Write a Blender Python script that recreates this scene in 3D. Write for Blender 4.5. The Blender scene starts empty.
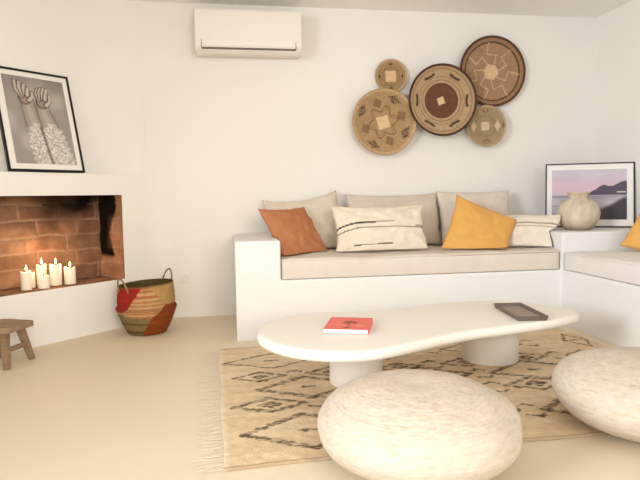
import bpy, bmesh, math, random
import numpy as np
from mathutils import Vector, Matrix, noise
random.seed(7)
rng = np.random.default_rng(7)
S = bpy.context.scene
COL = S.collection
PI = math.pi

# ------------------------------------------------------------------ helpers
def lin(r, g, b):
    f = lambda c: (c/255/12.92) if c/255 <= .04045 else ((c/255+.055)/1.055)**2.4
    return (f(r), f(g), f(b))

def mat(name, rgb, rough=.8, var=.04, vscale=4., bump=0., bscale=60., stretch=(1, 1, 1), attr=False,
        spec=.3, sss=0., emit=None, estr=0., metal=0.):
    m = bpy.data.materials.new(name); m.use_nodes = True
    nt = m.node_tree; N = nt.nodes; L = nt.links
    b = N['Principled BSDF']
    b.inputs['Roughness'].default_value = rough
    b.inputs['Specular IOR Level'].default_value = spec
    b.inputs['Metallic'].default_value = metal
    tc = N.new('ShaderNodeTexCoord')
    mp = N.new('ShaderNodeMapping'); mp.inputs['Scale'].default_value = stretch
    L.new(tc.outputs['Object'], mp.inputs['Vector'])
    ns = N.new('ShaderNodeTexNoise'); ns.inputs['Scale'].default_value = vscale; ns.inputs['Detail'].default_value = 5
    L.new(mp.outputs[0], ns.inputs['Vector'])
    rmp = N.new('ShaderNodeMapRange')
    rmp.inputs['From Min'].default_value = .3; rmp.inputs['From Max'].default_value = .7
    rmp.inputs['To Min'].default_value = 1-var; rmp.inputs['To Max'].default_value = 1+var
    L.new(ns.outputs['Fac'], rmp.inputs['Value'])
    mx = N.new('ShaderNodeMix'); mx.data_type = 'RGBA'; mx.blend_type = 'MULTIPLY'; mx.inputs['Factor'].default_value = 1
    if attr:
        at = N.new('ShaderNodeAttribute'); at.attribute_name = 'Col'
        L.new(at.outputs['Color'], mx.inputs['A'])
    else:
        mx.inputs['A'].default_value = (*rgb, 1)
    L.new(rmp.outputs[0], mx.inputs['B'])
    L.new(mx.outputs['Result'], b.inputs['Base Color'])
    if bump:
        n2 = N.new('ShaderNodeTexNoise'); n2.inputs['Scale'].default_value = bscale; n2.inputs['Detail'].default_value = 4
        L.new(mp.outputs[0], n2.inputs['Vector'])
        bp = N.new('ShaderNodeBump'); bp.inputs['Strength'].default_value = bump; bp.inputs['Distance'].default_value = .01
        L.new(n2.outputs['Fac'], bp.inputs['Height']); L.new(bp.outputs[0], b.inputs['Normal'])
    if sss:
        b.inputs['Subsurface Weight'].default_value = sss
        b.inputs['Subsurface Radius'].default_value = (.03, .015, .008)
    if emit:
        b.inputs['Emission Color'].default_value = (*emit, 1); b.inputs['Emission Strength'].default_value = estr
    return m

def link(name, me, m=None, parent=None, smooth=False):
    o = bpy.data.objects.new(name, me); COL.objects.link(o)
    if m: me.materials.append(m)
    if parent is not None: o.parent = parent
    if smooth:
        me.polygons.foreach_set('use_smooth', [True]*len(me.polygons))
    return o

def pyd(name, verts, faces, m=None, parent=None, smooth=False, col=None, fix=True):
    me = bpy.data.meshes.new(name)
    me.from_pydata([tuple(map(float, v)) for v in verts], [], [tuple(int(i) for i in f) for f in faces]); me.update()
    if col is not None:
        a = me.color_attributes.new('Col', 'FLOAT_COLOR', 'POINT')
        c = np.ones((len(verts), 4), np.float32); c[:, :3] = np.asarray(col)[:, :3]
        a.data.foreach_set('color', c.ravel())
    if fix:
        bm = bmesh.new(); bm.from_mesh(me); bmesh.ops.recalc_face_normals(bm, faces=bm.faces); bm.to_mesh(me); bm.free()
    return link(name, me, m, parent, smooth)

def frombm(name, bm, m=None, parent=None, smooth=False):
    bmesh.ops.recalc_face_normals(bm, faces=bm.faces)
    me = bpy.data.meshes.new(name); bm.to_mesh(me); bm.free()
    return link(name, me, m, parent, smooth)

def bevel(o, w, seg=2, ang=35):
    md = o.modifiers.new('bevel', 'BEVEL'); md.width = w; md.segments = seg
    md.limit_method = 'ANGLE'; md.angle_limit = math.radians(ang)
    return o

def empty(name, loc, rz=0.):
    o = bpy.data.objects.new(name, None); COL.objects.link(o); o.location = loc; o.rotation_euler = (0, 0, rz)
    o.empty_display_size = .05
    return o

def tag(o, label=None, cat=None, group=None, kind=None):
    if label: o['label'] = label
    if cat: o['category'] = cat
    if group: o['group'] = group
    if kind: o['kind'] = kind
    return o

def box(bm, x0, x1, y0, y1, z0, z1, M=None):
    vs = [bm.verts.new(Vector(p) if M is None else M @ Vector(p)) for p in
          [(x0, y0, z0), (x1, y0, z0), (x1, y1, z0), (x0, y1, z0), (x0, y0, z1), (x1, y0, z1), (x1, y1, z1), (x0, y1, z1)]]
    for f in ((0, 3, 2, 1), (4, 5, 6, 7), (0, 1, 5, 4), (1, 2, 6, 5), (2, 3, 7, 6), (3, 0, 4, 7)):
        bm.faces.new([vs[i] for i in f])

def boxobj(name, x0, x1, y0, y1, z0, z1, m, parent=None, bv=0.):
    bm = bmesh.new(); box(bm, x0, x1, y0, y1, z0, z1)
    o = frombm(name, bm, m, parent)
    if bv: bevel(o, bv)
    return o

def prism(bm, pts, z0, z1, axis='z'):
    """extrude a 2D polygon"""
    g = {'z': lambda p, h: (p[0], p[1], h), 'x': lambda p, h: (h, p[0], p[1])}[axis]
    a = [bm.verts.new(g(p, z0)) for p in pts]; b = [bm.verts.new(g(p, z1)) for p in pts]
    bm.faces.new(a[::-1]); bm.faces.new(b)
    n = len(pts)
    for i in range(n): bm.faces.new((a[i], a[(i+1) % n], b[(i+1) % n], b[i]))

def lathe(prof, n=64, capped=False):
    """prof: list of (r, z); returns verts, faces, (ring index, angle) arrays"""
    V, F, K, A = [], [], [], []
    for k, (r, z) in enumerate(prof):
        for i in range(n):
            t = 2*PI*i/n
            V.append((r*math.cos(t), r*math.sin(t), z)); K.append(k); A.append(t)
    for k in range(len(prof)-1):
        for i in range(n):
            j = (i+1) % n
            F.append((k*n+i, k*n+j, (k+1)*n+j, (k+1)*n+i))
    return np.array(V), F, np.array(K), np.array(A)

def tube(bm, pts, r, sides=8):
    pts = [Vector(p) for p in pts]; rings = []
    n = len(pts); rr = r if hasattr(r, '__len__') else [r]*n
    for i, p in enumerate(pts):
        t = (pts[min(i+1, n-1)]-pts[max(i-1, 0)]).normalized()
        ref = Vector((0, 0, 1)) if abs(t.z) < .9 else Vector((1, 0, 0))
        a = t.cross(ref).normalized(); b = t.cross(a)
        rings.append([bm.verts.new(p+(a*math.cos(2*PI*k/sides)+b*math.sin(2*PI*k/sides))*rr[i]) for k in range(sides)])
    for i in range(n-1):
        for k in range(sides):
            j = (k+1) % sides
            bm.faces.new((rings[i][k], rings[i][j], rings[i+1][j], rings[i+1][k]))
    bm.faces.new(rings[0][::-1]); bm.faces.new(rings[-1])

def spline(pts, n=120, closed=True):
    P = np.array(pts, float); m = len(P); out = []
    per = n//m
    for i in range(m):
        p0, p1, p2, p3 = P[(i-1) % m], P[i], P[(i+1) % m], P[(i+2) % m]
        for k in range(per):
            t = k/per
            out.append(.5*((2*p1)+(-p0+p2)*t+(2*p0-5*p1+4*p2-p3)*t*t+(-p0+3*p1-3*p2+p3)*t**3))
    return np.array(out)

def vnoise(X, Y, seed=0):
    """smooth value noise on arrays"""
    r = np.random.default_rng(seed); T = r.random((64, 64))
    xi = np.floor(X).astype(int); yi = np.floor(Y).astype(int)
    fx = X-xi; fy = Y-yi; fx = fx*fx*(3-2*fx); fy = fy*fy*(3-2*fy)
    g = lambda a, b: T[a % 64, b % 64]
    return (g(xi, yi)*(1-fx)+g(xi+1, yi)*fx)*(1-fy)+(g(xi, yi+1)*(1-fx)+g(xi+1, yi+1)*fx)*fy

def segd(X, Y, ax, ay, bx, by):
    dx, dy = bx-ax, by-ay; L2 = dx*dx+dy*dy+1e-12
    t = np.clip(((X-ax)*dx+(Y-ay)*dy)/L2, 0, 1)
    return np.hypot(X-ax-t*dx, Y-ay-t*dy), t

def smooth01(a, b, x):
    t = np.clip((x-a)/(b-a), 0, 1); return t*t*(3-2*t)

def blend(C, w, rgb):
    w = np.asarray(w)[..., None]
    return C*(1-w)+np.array(rgb)*w

def gridmesh(name, P, C, m, parent=None, smooth=True):
    """P (ny,nx,3), C (ny,nx,3)"""
    ny, nx = P.shape[:2]
    idx = np.arange(ny*nx).reshape(ny, nx)
    F = np.stack([idx[:-1, :-1], idx[:-1, 1:], idx[1:, 1:], idx[1:, :-1]], -1).reshape(-1, 4)
    return pyd(name, P.reshape(-1, 3), F, m, parent, smooth, C.reshape(-1, 3), fix=False)

# ------------------------------------------------------------------ materials
M_wall = mat('plaster_wall', lin(242, 238, 232), .9, .012, 1.5, .05, 30)
M_ceil = mat('plaster_ceiling', lin(255, 252, 248), .95, .01, 1.5, .03, 30)
M_floor = mat('microcement_floor', lin(232, 217, 190), .55, .03, 1.2, .03, 12, spec=.3)
M_bench = mat('plaster_bench', lin(238, 236, 234), .85, .01, 2, .06, 25)
M_table = mat('plaster_table', lin(243, 236, 226), .6, .015, 3, .04, 30)
M_black = mat('black_frame', lin(24, 22, 22), .4, .02)
M_matbd = mat('mat_board', lin(244, 240, 234), .8, .005)
M_paint = mat('printed_image', (1, 1, 1), .45, .01, attr=True)
M_fabric = mat('linen_attr', (1, 1, 1), .95, .05, 14, .35, 180, attr=True, spec=.1)
M_matA = mat('linen_mattress', lin(228, 216, 204), .95, .03, 9, .3, 160, spec=.1)
M_matB = mat('grey_linen_mattress', lin(234, 229, 225), .95, .02, 9, .25, 160, spec=.1)
M_weave = mat('woven_grass', (1, 1, 1), .9, .10, 30, .4, 90, attr=True, spec=.1)
M_rug = mat('rug_wool', (1, 1, 1), 1., .09, 22, .5, 120, attr=True, spec=.05)
M_fringe = mat('rug_fringe', lin(244, 232, 212), 1., .08, 20)
M_pouf = mat('knit_pouf', (1, 1, 1), .95, .07, 25, .35, 55, (1, 1, 3), attr=True, spec=.1)
M_wood = mat('weathered_wood', lin(150, 124, 98), .85, .22, 6, .4, 40, (1, 1, 9))
M_wood2 = mat('weathered_wood_seat', lin(158, 132, 106), .85, .2, 6, .4, 40, (1, 7, 1))
M_plastic = mat('white_plastic', lin(243, 236, 227), .4, .004)
M_dark = mat('gap_shade', lin(120, 108, 96), .8, .02)
M_clay = mat('clay_vase', (1, 1, 1), .95, .1, 12, .5, 30, attr=True, spec=.1)
M_wax = mat('candle_wax', lin(246, 236, 218), .5, .01, sss=.35, emit=(1, .72, .42), estr=.10)  # faint emission stands in for flame glow passing through the wax
M_wick = mat('wick', lin(40, 30, 25), .9)
M_flame = mat('flame', (1, .7, .3), .5, 0, emit=(1, .62, .25), estr=14)
M_brick = mat('sooty_brick', (1, 1, 1), .95, .10, 25, .5, 60, attr=True, spec=.1)
M_tray = mat('taupe_tray', lin(108, 96, 88), .5, .04, 20)
M_cover = mat('book_cover', (1, 1, 1), .5, .01, attr=True)
M_pages = mat('book_pages', lin(246, 240, 234), .9, .02, 40, stretch=(1, 1, 60))
M_coral = mat('coral_cover', lin(232, 108, 98), .5, .01)

# ------------------------------------------------------------------ room shell
YB, XR, ZC = 4.85, 3.33, 2.565
A0 = Vector((-1.3335, 4.0864, 0)); U = Vector((.7103, .7039, 0)); NN = Vector((.7039, -.7103, 0))
def fpt(u, off, z): return A0+U*u-NN*off+Vector((0, 0, z))

def struct(name, bm, m):
    return tag(frombm(name, bm, m), kind='structure')

bm = bmesh.new(); box(bm, -3.35, XR+.1, -2.6, YB+.1, -.1, 0); struct('floor', bm, M_floor)
bm = bmesh.new(); box(bm, -3.35, XR+.1, -2.6, YB+.1, ZC, ZC+.1); struct('ceiling', bm, M_ceil)
bm = bmesh.new(); box(bm, -1.05, XR+.1, YB, YB+.1, 0, ZC); struct('wall_back', bm, M_wall)
bm = bmesh.new(); box(bm, XR, XR+.1, -2.6, YB, 0, ZC); struct('wall_right', bm, M_wall)
OFFW = .24
c = fpt(0, OFFW, 0); kk = (YB-c.y)/U.y; e0 = c+U*kk; e1 = e0-U*3.25
bm = bmesh.new()
def fillet(cn, r, n=12):
    tl = r*math.tan(PI/8)
    ctr = cn-U*tl+NN*r
    a0, a1 = math.atan2(-NN.y, -NN.x), PI/2
    return [ctr+Vector((math.cos(a0+(a1-a0)*k/n), math.sin(a0+(a1-a0)*k/n), 0))*r for k in range(n+1)]
arc0 = fillet(e0-Vector((0, .002, 0)), .6)
prism(bm, [(p.x, p.y) for p in arc0[::-1]]+[(e1.x, e1.y), (e1.x-.1, e1.y+.04), (e0.x-.06, e0.y+.09)], 1.187, ZC)
prism(bm, [(e1.x, e1.y), (e1.x, -2.6), (e1.x-.1, -2.6), (e1.x-.1, e1.y+.04)], 0, ZC)
struct('wall_left', bm, M_wall)

# ------------------------------------------------------------------ fireplace
fire = tag(empty('fireplace', fpt(0, 0, 0)), 'white plastered corner fireplace with a sooty brick firebox and mantel ledge', 'fireplace')
fire_inv = Matrix.Translation(-fpt(0, 0, 0))
UL, UR = -.80, .735; ZL, ZT = .376, 1.028; UE = (YB-A0.y)/U.y; UM = -2.10; ZM = 1.185
DEP = .315
def fl(u, off, z): return fpt(u, off, z)-fpt(0, 0, 0)
bm = bmesh.new()
arc1 = fillet(fpt(UE-.003, 0, 0), .3)
path = [fl(u, 0, 0) for u in (UM, UL, UR)]+[p-fpt(0, 0, 0) for p in arc1]; zs = [0, ZL, ZT, ZM]
NP = len(path)
grid = {(i, j): bm.verts.new(path[i]+Vector((0, 0, zs[j]))) for i in range(NP) for j in range(4)}
for i in range(NP-1):
    for j in range(3):
        if (i, j) == (1, 1): continue
        bm.faces.new((grid[i, j], grid[i+1, j], grid[i+1, j+1], grid[i, j+1]))
# ledge top, left end, reveal around the opening
ub = kk-.003
tb0, tb1 = bm.verts.new(fl(UM, OFFW-.003, ZM)), bm.verts.new(fl(ub, OFFW-.003, ZM))
bb0 = bm.verts.new(fl(UM, OFFW-.003, 0))
bm.faces.new([grid[i, 3] for i in range(NP)]+[tb1, tb0])
bm.faces.new((grid[0, 0], grid[0, 1], grid[0, 2], grid[0, 3], tb0, bb0))
hole = [grid[1, 1], grid[2, 1], grid[2, 2], grid[1, 2]]
inner = [bm.verts.new(fl(u, .012, z)) for u, z in ((UL, ZL), (UR, ZL), (UR, ZT), (UL, ZT))]
for k in range(4):
    bm.faces.new((hole[k], hole[(k+1) % 4], inner[(k+1) % 4], inner[k]))
o = frombm('chimney_breast', bm, M_wall, fire); bevel(o, .006, 2)

def brickgrid(name, p0, du, dv, lu, lv, seed, soot, warm=1., bh=.118, bl=.30, res=.009):
    nx, ny = int(lu/res)+1, int(lv/res)+1
    s, t = np.meshgrid(np.linspace(0, lu, nx), np.linspace(0, lv, ny))
    wob = (vnoise(s*9, t*9, seed)-.5)*.022
    tt = t+wob; ss = s+(vnoise(s*9+5, t*9, seed+1)-.5)*.022
    row = np.floor(tt/bh); fy = tt/bh-row
    sx = ss/bl+.5*(row % 2)+.13*np.sin(row*2.3); ci = np.floor(sx); fx = sx-ci
    edge = np.minimum(np.minimum(fy, 1-fy)*bh, np.minimum(fx, 1-fx)*bl)
    mort = 1-smooth01(.004, .011, edge)
    hsh = (np.sin(row*12.98+ci*78.23+seed)*43758.5) % 1
    C = np.zeros(s.shape+(3,)); C[:] = lin(182, 138, 106)
    C = blend(C, hsh*.75, lin(160, 116, 88)); C = blend(C, (hsh > .72)*.5, lin(190, 136, 100))
    C = blend(C, smooth01(.45, .8, vnoise(s*14, t*14, seed+3))*.4, lin(134, 98, 76))
    C = blend(C, smooth01(.42, .75, vnoise(s*5.5+2, t*6, seed+21))*.55, lin(98, 68, 50))
    C = blend(C, mort*(.25+.5*vnoise(s*6, t*6, seed+9)), lin(192, 158, 130))
    sm = np.clip(soot(s, t)+(vnoise(s*7, t*7, seed+5)-.5)*.5*soot(s, t), 0, 1)
    C = blend(C, sm, lin(24, 18, 15))
    nrm = Vector(du).cross(Vector(dv)).normalized()
    dd = -(mort*.006)+(vnoise(s*20, t*20, seed+8)-.5)*.006
    p0, du, dv = np.array(p0), np.array(du), np.array(dv)
    P = p0+s[..., None]*du+t[..., None]*dv+dd[..., None]*np.array(nrm)
    return gridmesh(name, P, C, M_brick, fire)

uz = Vector((0, 0, 1)); bs = .012
def soot_back(s, t):      # s from the left end, t up
    z = t/(ZT-ZL); u = s/(UR-UL)
    top = smooth01(.70, 1.12, z+.18*np.exp(-((u-.74)/.09)**2)+.1*np.sin(u*9))*.92
    return np.clip(top*.85+.10+.35*np.exp(-((u-.88)/.07)**2-((z-.8)/.3)**2), 0, .95)
def soot_side(s, t):      # s from the front edge inwards
    z = t/(ZT-ZL); d = s/DEP
    shape = smooth01(.30, .42, d+.12*np.sin(z*9)-.12*(1-z))*smooth01(.22, .30, z)
    return np.clip(shape*1.1+.25*smooth01(.6, 1, z), 0, .99)
BK = brickgrid('brick_back', fl(UL, DEP, ZL), U, uz, UR-UL, ZT-ZL, 3, soot_back)
BK['label'] = 'brown brick back of the firebox darkened by soot'
SD = brickgrid('brick_side', fl(UR, bs, ZL), -NN, uz, DEP-bs, ZT-ZL, 11, soot_side)
SD['label'] = 'right side of the firebox with a black soot patch'
SL = brickgrid('brick_side', fl(UL, DEP, ZL), NN, uz, DEP-bs, ZT-ZL, 17, lambda s, t: .3+0*s)
HE = brickgrid('hearth', fl(UL, bs, ZL), U, -NN, UR-UL, DEP-bs, 23, lambda s, t: .18+.3*smooth01(.1, .35, t))
bm = bmesh.new()
g0 = .008
sv = {(i, j, k): bm.verts.new(fl((UL-g0, UR+g0)[i], (.014, DEP+g0)[j], (ZL-g0, ZT+.0)[k])) for i in (0, 1) for j in (0, 1) for k in (0, 1)}
for q in (((0, 0, 0), (1, 0, 0), (1, 1, 0), (0, 1, 0)), ((0, 0, 1), (0, 1, 1), (1, 1, 1), (1, 0, 1)), ((0, 1, 0), (1, 1, 0), (1, 1, 1), (0, 1, 1)),
          ((0, 0, 0), (0, 1, 0), (0, 1, 1), (0, 0, 1)), ((1, 0, 0), (1, 0, 1), (1, 1, 1), (1, 1, 0))):
    bm.faces.new([sv[c] for c in q])
frombm('firebox_light_block', bm, mat('backing_black', lin(30, 24, 20), 1., .1), fire)  # added dark box behind the bricks, blocks outside light at their joints

# candles on the hearth
def candle(name, x, y, r, h, lit, label):
    z0 = ZL+.004
    t = tag(empty(name, (x, y, z0)), label, 'candle', 'pillar candles on the hearth')
    prof = [(0, 0), (r*.97, 0), (r, .003), (r, h*.5), (r, h-.006), (r*.93, h), (r*.8, h-.001), (r*.55, h-.006), (0, h-.008)]
    V, F, K, A = lathe(prof, 28)
    V[:, 2] += np.where(V[:, 2] > h*.8, .004*np.sin(A*2+x*9)+.003*np.sin(A*3+y*7), 0)
    o = pyd('wax_pillar', V, F, M_wax, t, True)
    bm = bmesh.new(); tube(bm, [(0, 0, h-.012), (.001, 0, h+.003), (.003, .001, h+.012)], .0018, 6)
    frombm('wick', bm, M_wick, t)
    if lit:
        fp = [(0.0005, 0), (.005, .006), (.0068, .013), (.0058, .021), (.003, .031), (.0004, .041)]
        V, F, K, A = lathe(fp, 14); V[:, 2] += h+.006; V[:, 0] += .003
        pyd('flame', V, F, M_flame, t, True)
        ld = bpy.data.lights.new('candle_light', 'POINT'); ld.energy = .75; ld.color = (1, .68, .40); ld.shadow_soft_size = .02
        lo = bpy.data.objects.new('candle_light', ld); COL.objects.link(lo); lo.location = (x+.003, y, z0+h+.05)
    return t
candle('pillar_candle', -1.400, 4.190, .035, .125, True, 'lit white pillar candle, leftmost on the brick hearth')
candle('pillar_candle', -1.402, 4.285, .030, .105, False, 'unlit white candle half hidden behind the leftmost lit one')
candle('pillar_candle', -1.345, 4.340, .034, .155, True, 'tall lit white candle rising behind a short stubby candle')
candle('pillar_candle', -1.301, 4.235, .038, .088, False, 'short stubby unlit white candle in front of a tall lit one')
candle('pillar_candle', -1.258, 4.370, .040, .150, True, 'tall broad lit candle, second from the right on the hearth')
candle('pillar_candle', -1.171, 4.410, .040, .120, True, 'lit yellowish pillar candle, rightmost on the brick hearth')

# ------------------------------------------------------------------ framed pictures
def framed(name, base, ang, lean, w, h, fw, margins, fn, nx, ny, label, cat='framed picture', fdepth=.022, bev=.004):
    """base: centre of the bottom edge; ang: heading of the bottom edge; leans back"""
    t = tag(empty(name, base), label, cat)
    t.rotation_euler = (Matrix.Rotation(ang, 4, 'Z') @ Matrix.Rotation(-lean, 4, 'X')).to_euler()
    # local: x along width, z up, -y faces the room
    bm = bmesh.new()
    box(bm, -w/2, w/2, -fdepth, 0, 0, fw); box(bm, -w/2, w/2, -fdepth, 0, h-fw, h)
    box(bm, -w/2, -w/2+fw, -fdepth, 0, fw, h-fw); box(bm, w/2-fw, w/2, -fdepth, 0, fw, h-fw)
    frombm('frame', bm, M_black, t)
    bm = bmesh.new(); box(bm, -w/2+fw, w/2-fw, -fdepth+.008, -.002, fw, h-fw); frombm('mat_board', bm, M_matbd, t)
    l, r, b, tp = margins
    s, v = np.meshgrid(np.linspace(0, 1, nx), np.linspace(0, 1, ny))
    C = fn(s, v)
    P = np.zeros(s.shape+(3,)); P[..., 0] = -w/2+l+s*(w-l-r); P[..., 2] = b+v*(h-b-tp); P[..., 1] = -fdepth+.006
    gridmesh('print', P, C, M_paint, t, False)
    return t

def hands_print(s, v):
    C = np.zeros(s.shape+(3,)); C[:] = lin(158, 152, 146)
    X, Y = s*.73, v                        # keep aspect
    C = blend(C, smooth01(.35, .8, vnoise(X*5, Y*4, 2))*.55, lin(196, 190, 184))
    C = blend(C, smooth01(.75, 1, v)*.5, lin(118, 113, 109))
    def limb(pts, r, colr, soft=.012, k=1.):
        nonlocal C
        d = np.full(s.shape, 9.)
        for (p, q, ra, rb) in zip(pts[:-1], pts[1:], r[:-1], r[1:]):
            dd, t = segd(X, Y, *p, *q); d = np.minimum(d, dd-(ra+(rb-ra)*t))
        C = blend(C, (1-smooth01(-soft, soft, d))*k, colr)
        return d
    sk, skd = lin(182, 170, 160), lin(92, 84, 78)
    for side in (0, 1):
        if side == 0:
            arm = [(.36, .02), (.31, .34), (.255, .62), (.25, .70)]; ra = [.10, .09, .07, .06]; palm = (.225, .75)
            fingers = [((.19, .77), (.135, .84), (.13, .94)), ((.205, .79), (.175, .87), (.18, .93)), ((.235, .80), (.225, .86), (.235, .905)), ((.26, .79), (.265, .83), (.275, .87)), ((.27, .73), (.315, .77), (.32, .82))]
        else:
            arm = [(.56, .02), (.50, .34), (.43, .58), (.425, .66)]; ra = [.115, .095, .072, .062]; palm = (.425, .72)
            fingers = [((.39, .75), (.37, .82), (.385, .865)), ((.41, .77), (.405, .83), (.425, .88)), ((.44, .77), (.445, .84), (.465, .89)), ((.465, .76), (.485, .83), (.50, .88)), ((.47, .69), (.52, .74), (.525, .81))]
        limb(arm, [a+.02 for a in ra], skd, .02, .75)
        d = limb(arm, ra, sk, .015)
        C = blend(C, (1-smooth01(-.03, .0, d))*smooth01(-.06, .0, d)*.5, skd)
        limb([palm, (palm[0]+.01, palm[1]+.015)], [.078, .074], skd, .01)
        limb([(palm[0]+.005, palm[1]), (palm[0]+.012, palm[1]+.01)], [.062, .060], lin(160, 139, 130), .015)
        for f in fingers:
            limb(f, [.030, .027, .022], lin(70, 63, 58), .006)
            limb([(p[0]+.004, p[1]) for p in f], [.020, .018, .014], lin(196, 184, 174), .006)
        # lace cuff
        d = np.full(s.shape, 9.)
        for (p, q, a, b) in zip(arm[:1], arm[1:2], [ra[0]+.035], [ra[1]+.03]):
            dd, t = segd(X, Y, *p, *q); d = np.minimum(d, dd-(a+(b-a)*t))
        w = (1-smooth01(-.008, .008, d+.012*np.sin(Y*90)))*(v < .47)
        lace = vnoise(X*70, Y*70, 5+side)
        C = blend(C, w*.85, lin(214, 208, 202))
        C = blend(C, w*(lace > .58)*.5, lin(140, 134, 128))
        C = blend(C, w*(lace < .25)*.6, lin(244, 240, 236))
    d, _ = segd(X, Y, .43, .0, .36, .42)
    C = blend(C, (1-smooth01(.0, .03, d))*.8, lin(66, 60, 56))
    return C

bl = fpt(.195, .075, ZM+.0065)
framed('framed_photo', bl, math.atan2(U.y, U.x), math.radians(14), .545, .735, .014, (.06, .05, .055, .05), hands_print, 110, 150,
       'black framed black and white photo of two raised hands leaning on the fireplace mantel')

def sea_print(s, v):
    C = np.zeros(s.shape+(3,)); C[:] = lin(206, 196, 206)
    C = blend(C, smooth01(.95, .6, v)*.9, lin(218, 186, 200))
    C = blend(C, smooth01(.62, .78, v)*(vnoise(s*4, v*16, 1) > .55)*.3, lin(190, 178, 196))
    sea = v < .50
    Cs = np.zeros_like(C); Cs[:] = lin(176, 168, 184)
    Cs = blend(Cs, smooth01(.35, .65, vnoise(s*5, v*26, 4))*.7, lin(208, 200, 210))
    Cs = blend(Cs, smooth01(.50, .46, v)*0+(np.abs(v-.46) < .02)*.5, lin(130, 126, 146))
    C = np.where(sea[..., None], Cs, C)
    ridge = .50+.24*np.clip((s-.40)/.55, 0, 1)**.75+.03*np.sin(s*21)*(s > .5)+.02*(vnoise(s*20, s*0, 9)-.5)
    C = blend(C, ((v < ridge) & (v > .485) & (s > .38)), lin(88, 78, 96))
    shore = .16+.26*np.clip((s-.45)/.5, 0, 1)+.05*np.sin(s*7)
    C = blend(C, (1-smooth01(-.05, .05, v-shore))*smooth01(.35, .6, s), lin(74, 66, 76))
    C = blend(C, (1-smooth01(.0, .12, v))*.8, lin(72, 66, 78))
    C = blend(C, (np.abs(v-.545+.02*(s-.9)) < .014)*(s > .87)*(s < .985)*.8, lin(230, 228, 226))
    return C
pa, pb = Vector((2.70, 4.555, 0)), Vector((3.292, 4.250, 0))
framed('framed_seascape', ((pa.x+pb.x)/2, (pa.y+pb.y)/2, .6965), math.atan2(pb.y-pa.y, pb.x-pa.x), math.radians(8), .688, .545, .009,
       (.052, .058, .065, .055), sea_print, 120, 90, 'thin black framed pink dusk seascape print standing on the corner ledge behind a vase')

# ------------------------------------------------------------------ built-in bench
xs = [.030, .345, 2.47, XR-.002]; ys = [.4, 3.95, YB-.002]
Hh = [[0, 0, .413], [.693, .413, .693]]
bm = bmesh.new(); vc = {}
def bv(x, y, z):
    k = (round(x, 4), round(y, 4), round(z, 4))
    if k not in vc: vc[k] = bm.verts.new(k)
    return vc[k]
hh = lambda i, j: Hh[j][i] if 0 <= i < 3 and 0 <= j < 2 else 0
lv = [0, .413, .693]
for j in range(2):
    for i in range(3):
        h = hh(i, j)
        if h: bm.faces.new([bv(xs[a], ys[b], h) for a, b in ((i, j), (i+1, j), (i+1, j+1), (i, j+1))])
        for di, dj, e in ((1, 0, ((i+1, j), (i+1, j+1))), (-1, 0, ((i, j+1), (i, j))), (0, 1, ((i+1, j+1), (i, j+1))), (0, -1, ((i, j), (i+1, j)))):
            h2 = hh(i+di, j+dj)
            for z0, z1 in zip(lv[:-1], lv[1:]):
                if z0 >= h2 and z1 <= h:
                    (a, b), (c_, d_) = e
                    bm.faces.new([bv(xs[a], ys[b], z0), bv(xs[c_], ys[d_], z0), bv(xs[c_], ys[d_], z1), bv(xs[a], ys[b], z1)])
bench = frombm('built_in_bench', bm, M_bench); bevel(bench, .014, 3)
tag(bench, 'white plaster built-in L-shaped bench with square arm and raised corner ledge', 'bench')

# ------------------------------------------------------------------ mattresses
def mattress(name, x0, x1, y0, y1, z0, z1, m, label, seed, sag=.0):
    t = tag(empty(name, ((x0+x1)/2, (y0+y1)/2, z0)), label, 'seat cushion')
    w, d, h = x1-x0, y1-y0, z1-z0
    bm = bmesh.new(); box(bm, -w/2, w/2, -d/2, d/2, 0, h)
    n = 7
    bmesh.ops.bevel(bm, geom=bm.edges[:], offset=.035, segments=4, profile=.6, affect='EDGES')
    bmesh.ops.subdivide_edges(bm, edges=[e for e in bm.edges if e.calc_length() > .12], cuts=18, use_grid_fill=True)
    for v in bm.verts:
        if v.co.z < .036: v.co.z *= .3
        p = Vector((v.co.x*3+seed, v.co.y*4, v.co.z*6)); q = noise.noise(p); q2 = noise.noise(Vector((v.co.x*9+seed, v.co.y*12, v.co.z*9)))
        k = min(1, v.co.z/h)
        v.co.z += k*(.012*q+.006*q2)
        if v.co.z > .02 and abs(v.co.y) > d/2-.04: v.co.y += math.copysign(.006*q2-.002, v.co.y) if v.co.y < 0 else -.004
    o = frombm('mattress_body', bm, m, t, True)
    # piping round the top edge
    for z, nm in ((h-.012, 'piping'),):
        bm = bmesh.new(); r = .03; pts = []
        cx, cy = w/2-r+.0, d/2-r
        for sx, sy, a0 in ((1, -1, -90), (1, 1, 0), (-1, 1, 90), (-1, -1, 180)):
            for k in range(5):
                a = math.radians(a0+k*22.5); pts.append((sx*cx+r*math.cos(a)*1.0, sy*cy+r*math.sin(a), z))
        pts.append(pts[0])
        tube(bm, pts, .0045, 6); frombm(nm, bm, m, t, True)
    return t
mattress('bench_mattress', .350, 2.464, 3.955, 4.842, .414, .560, M_matA, 'long beige linen mattress on the bench under the wall baskets', 1.3)
mattress('bench_mattress', 2.478, 3.322, .8, 3.944, .414, .553, M_matB, 'pale grey linen mattress on the right-hand bench', 5.1)

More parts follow.
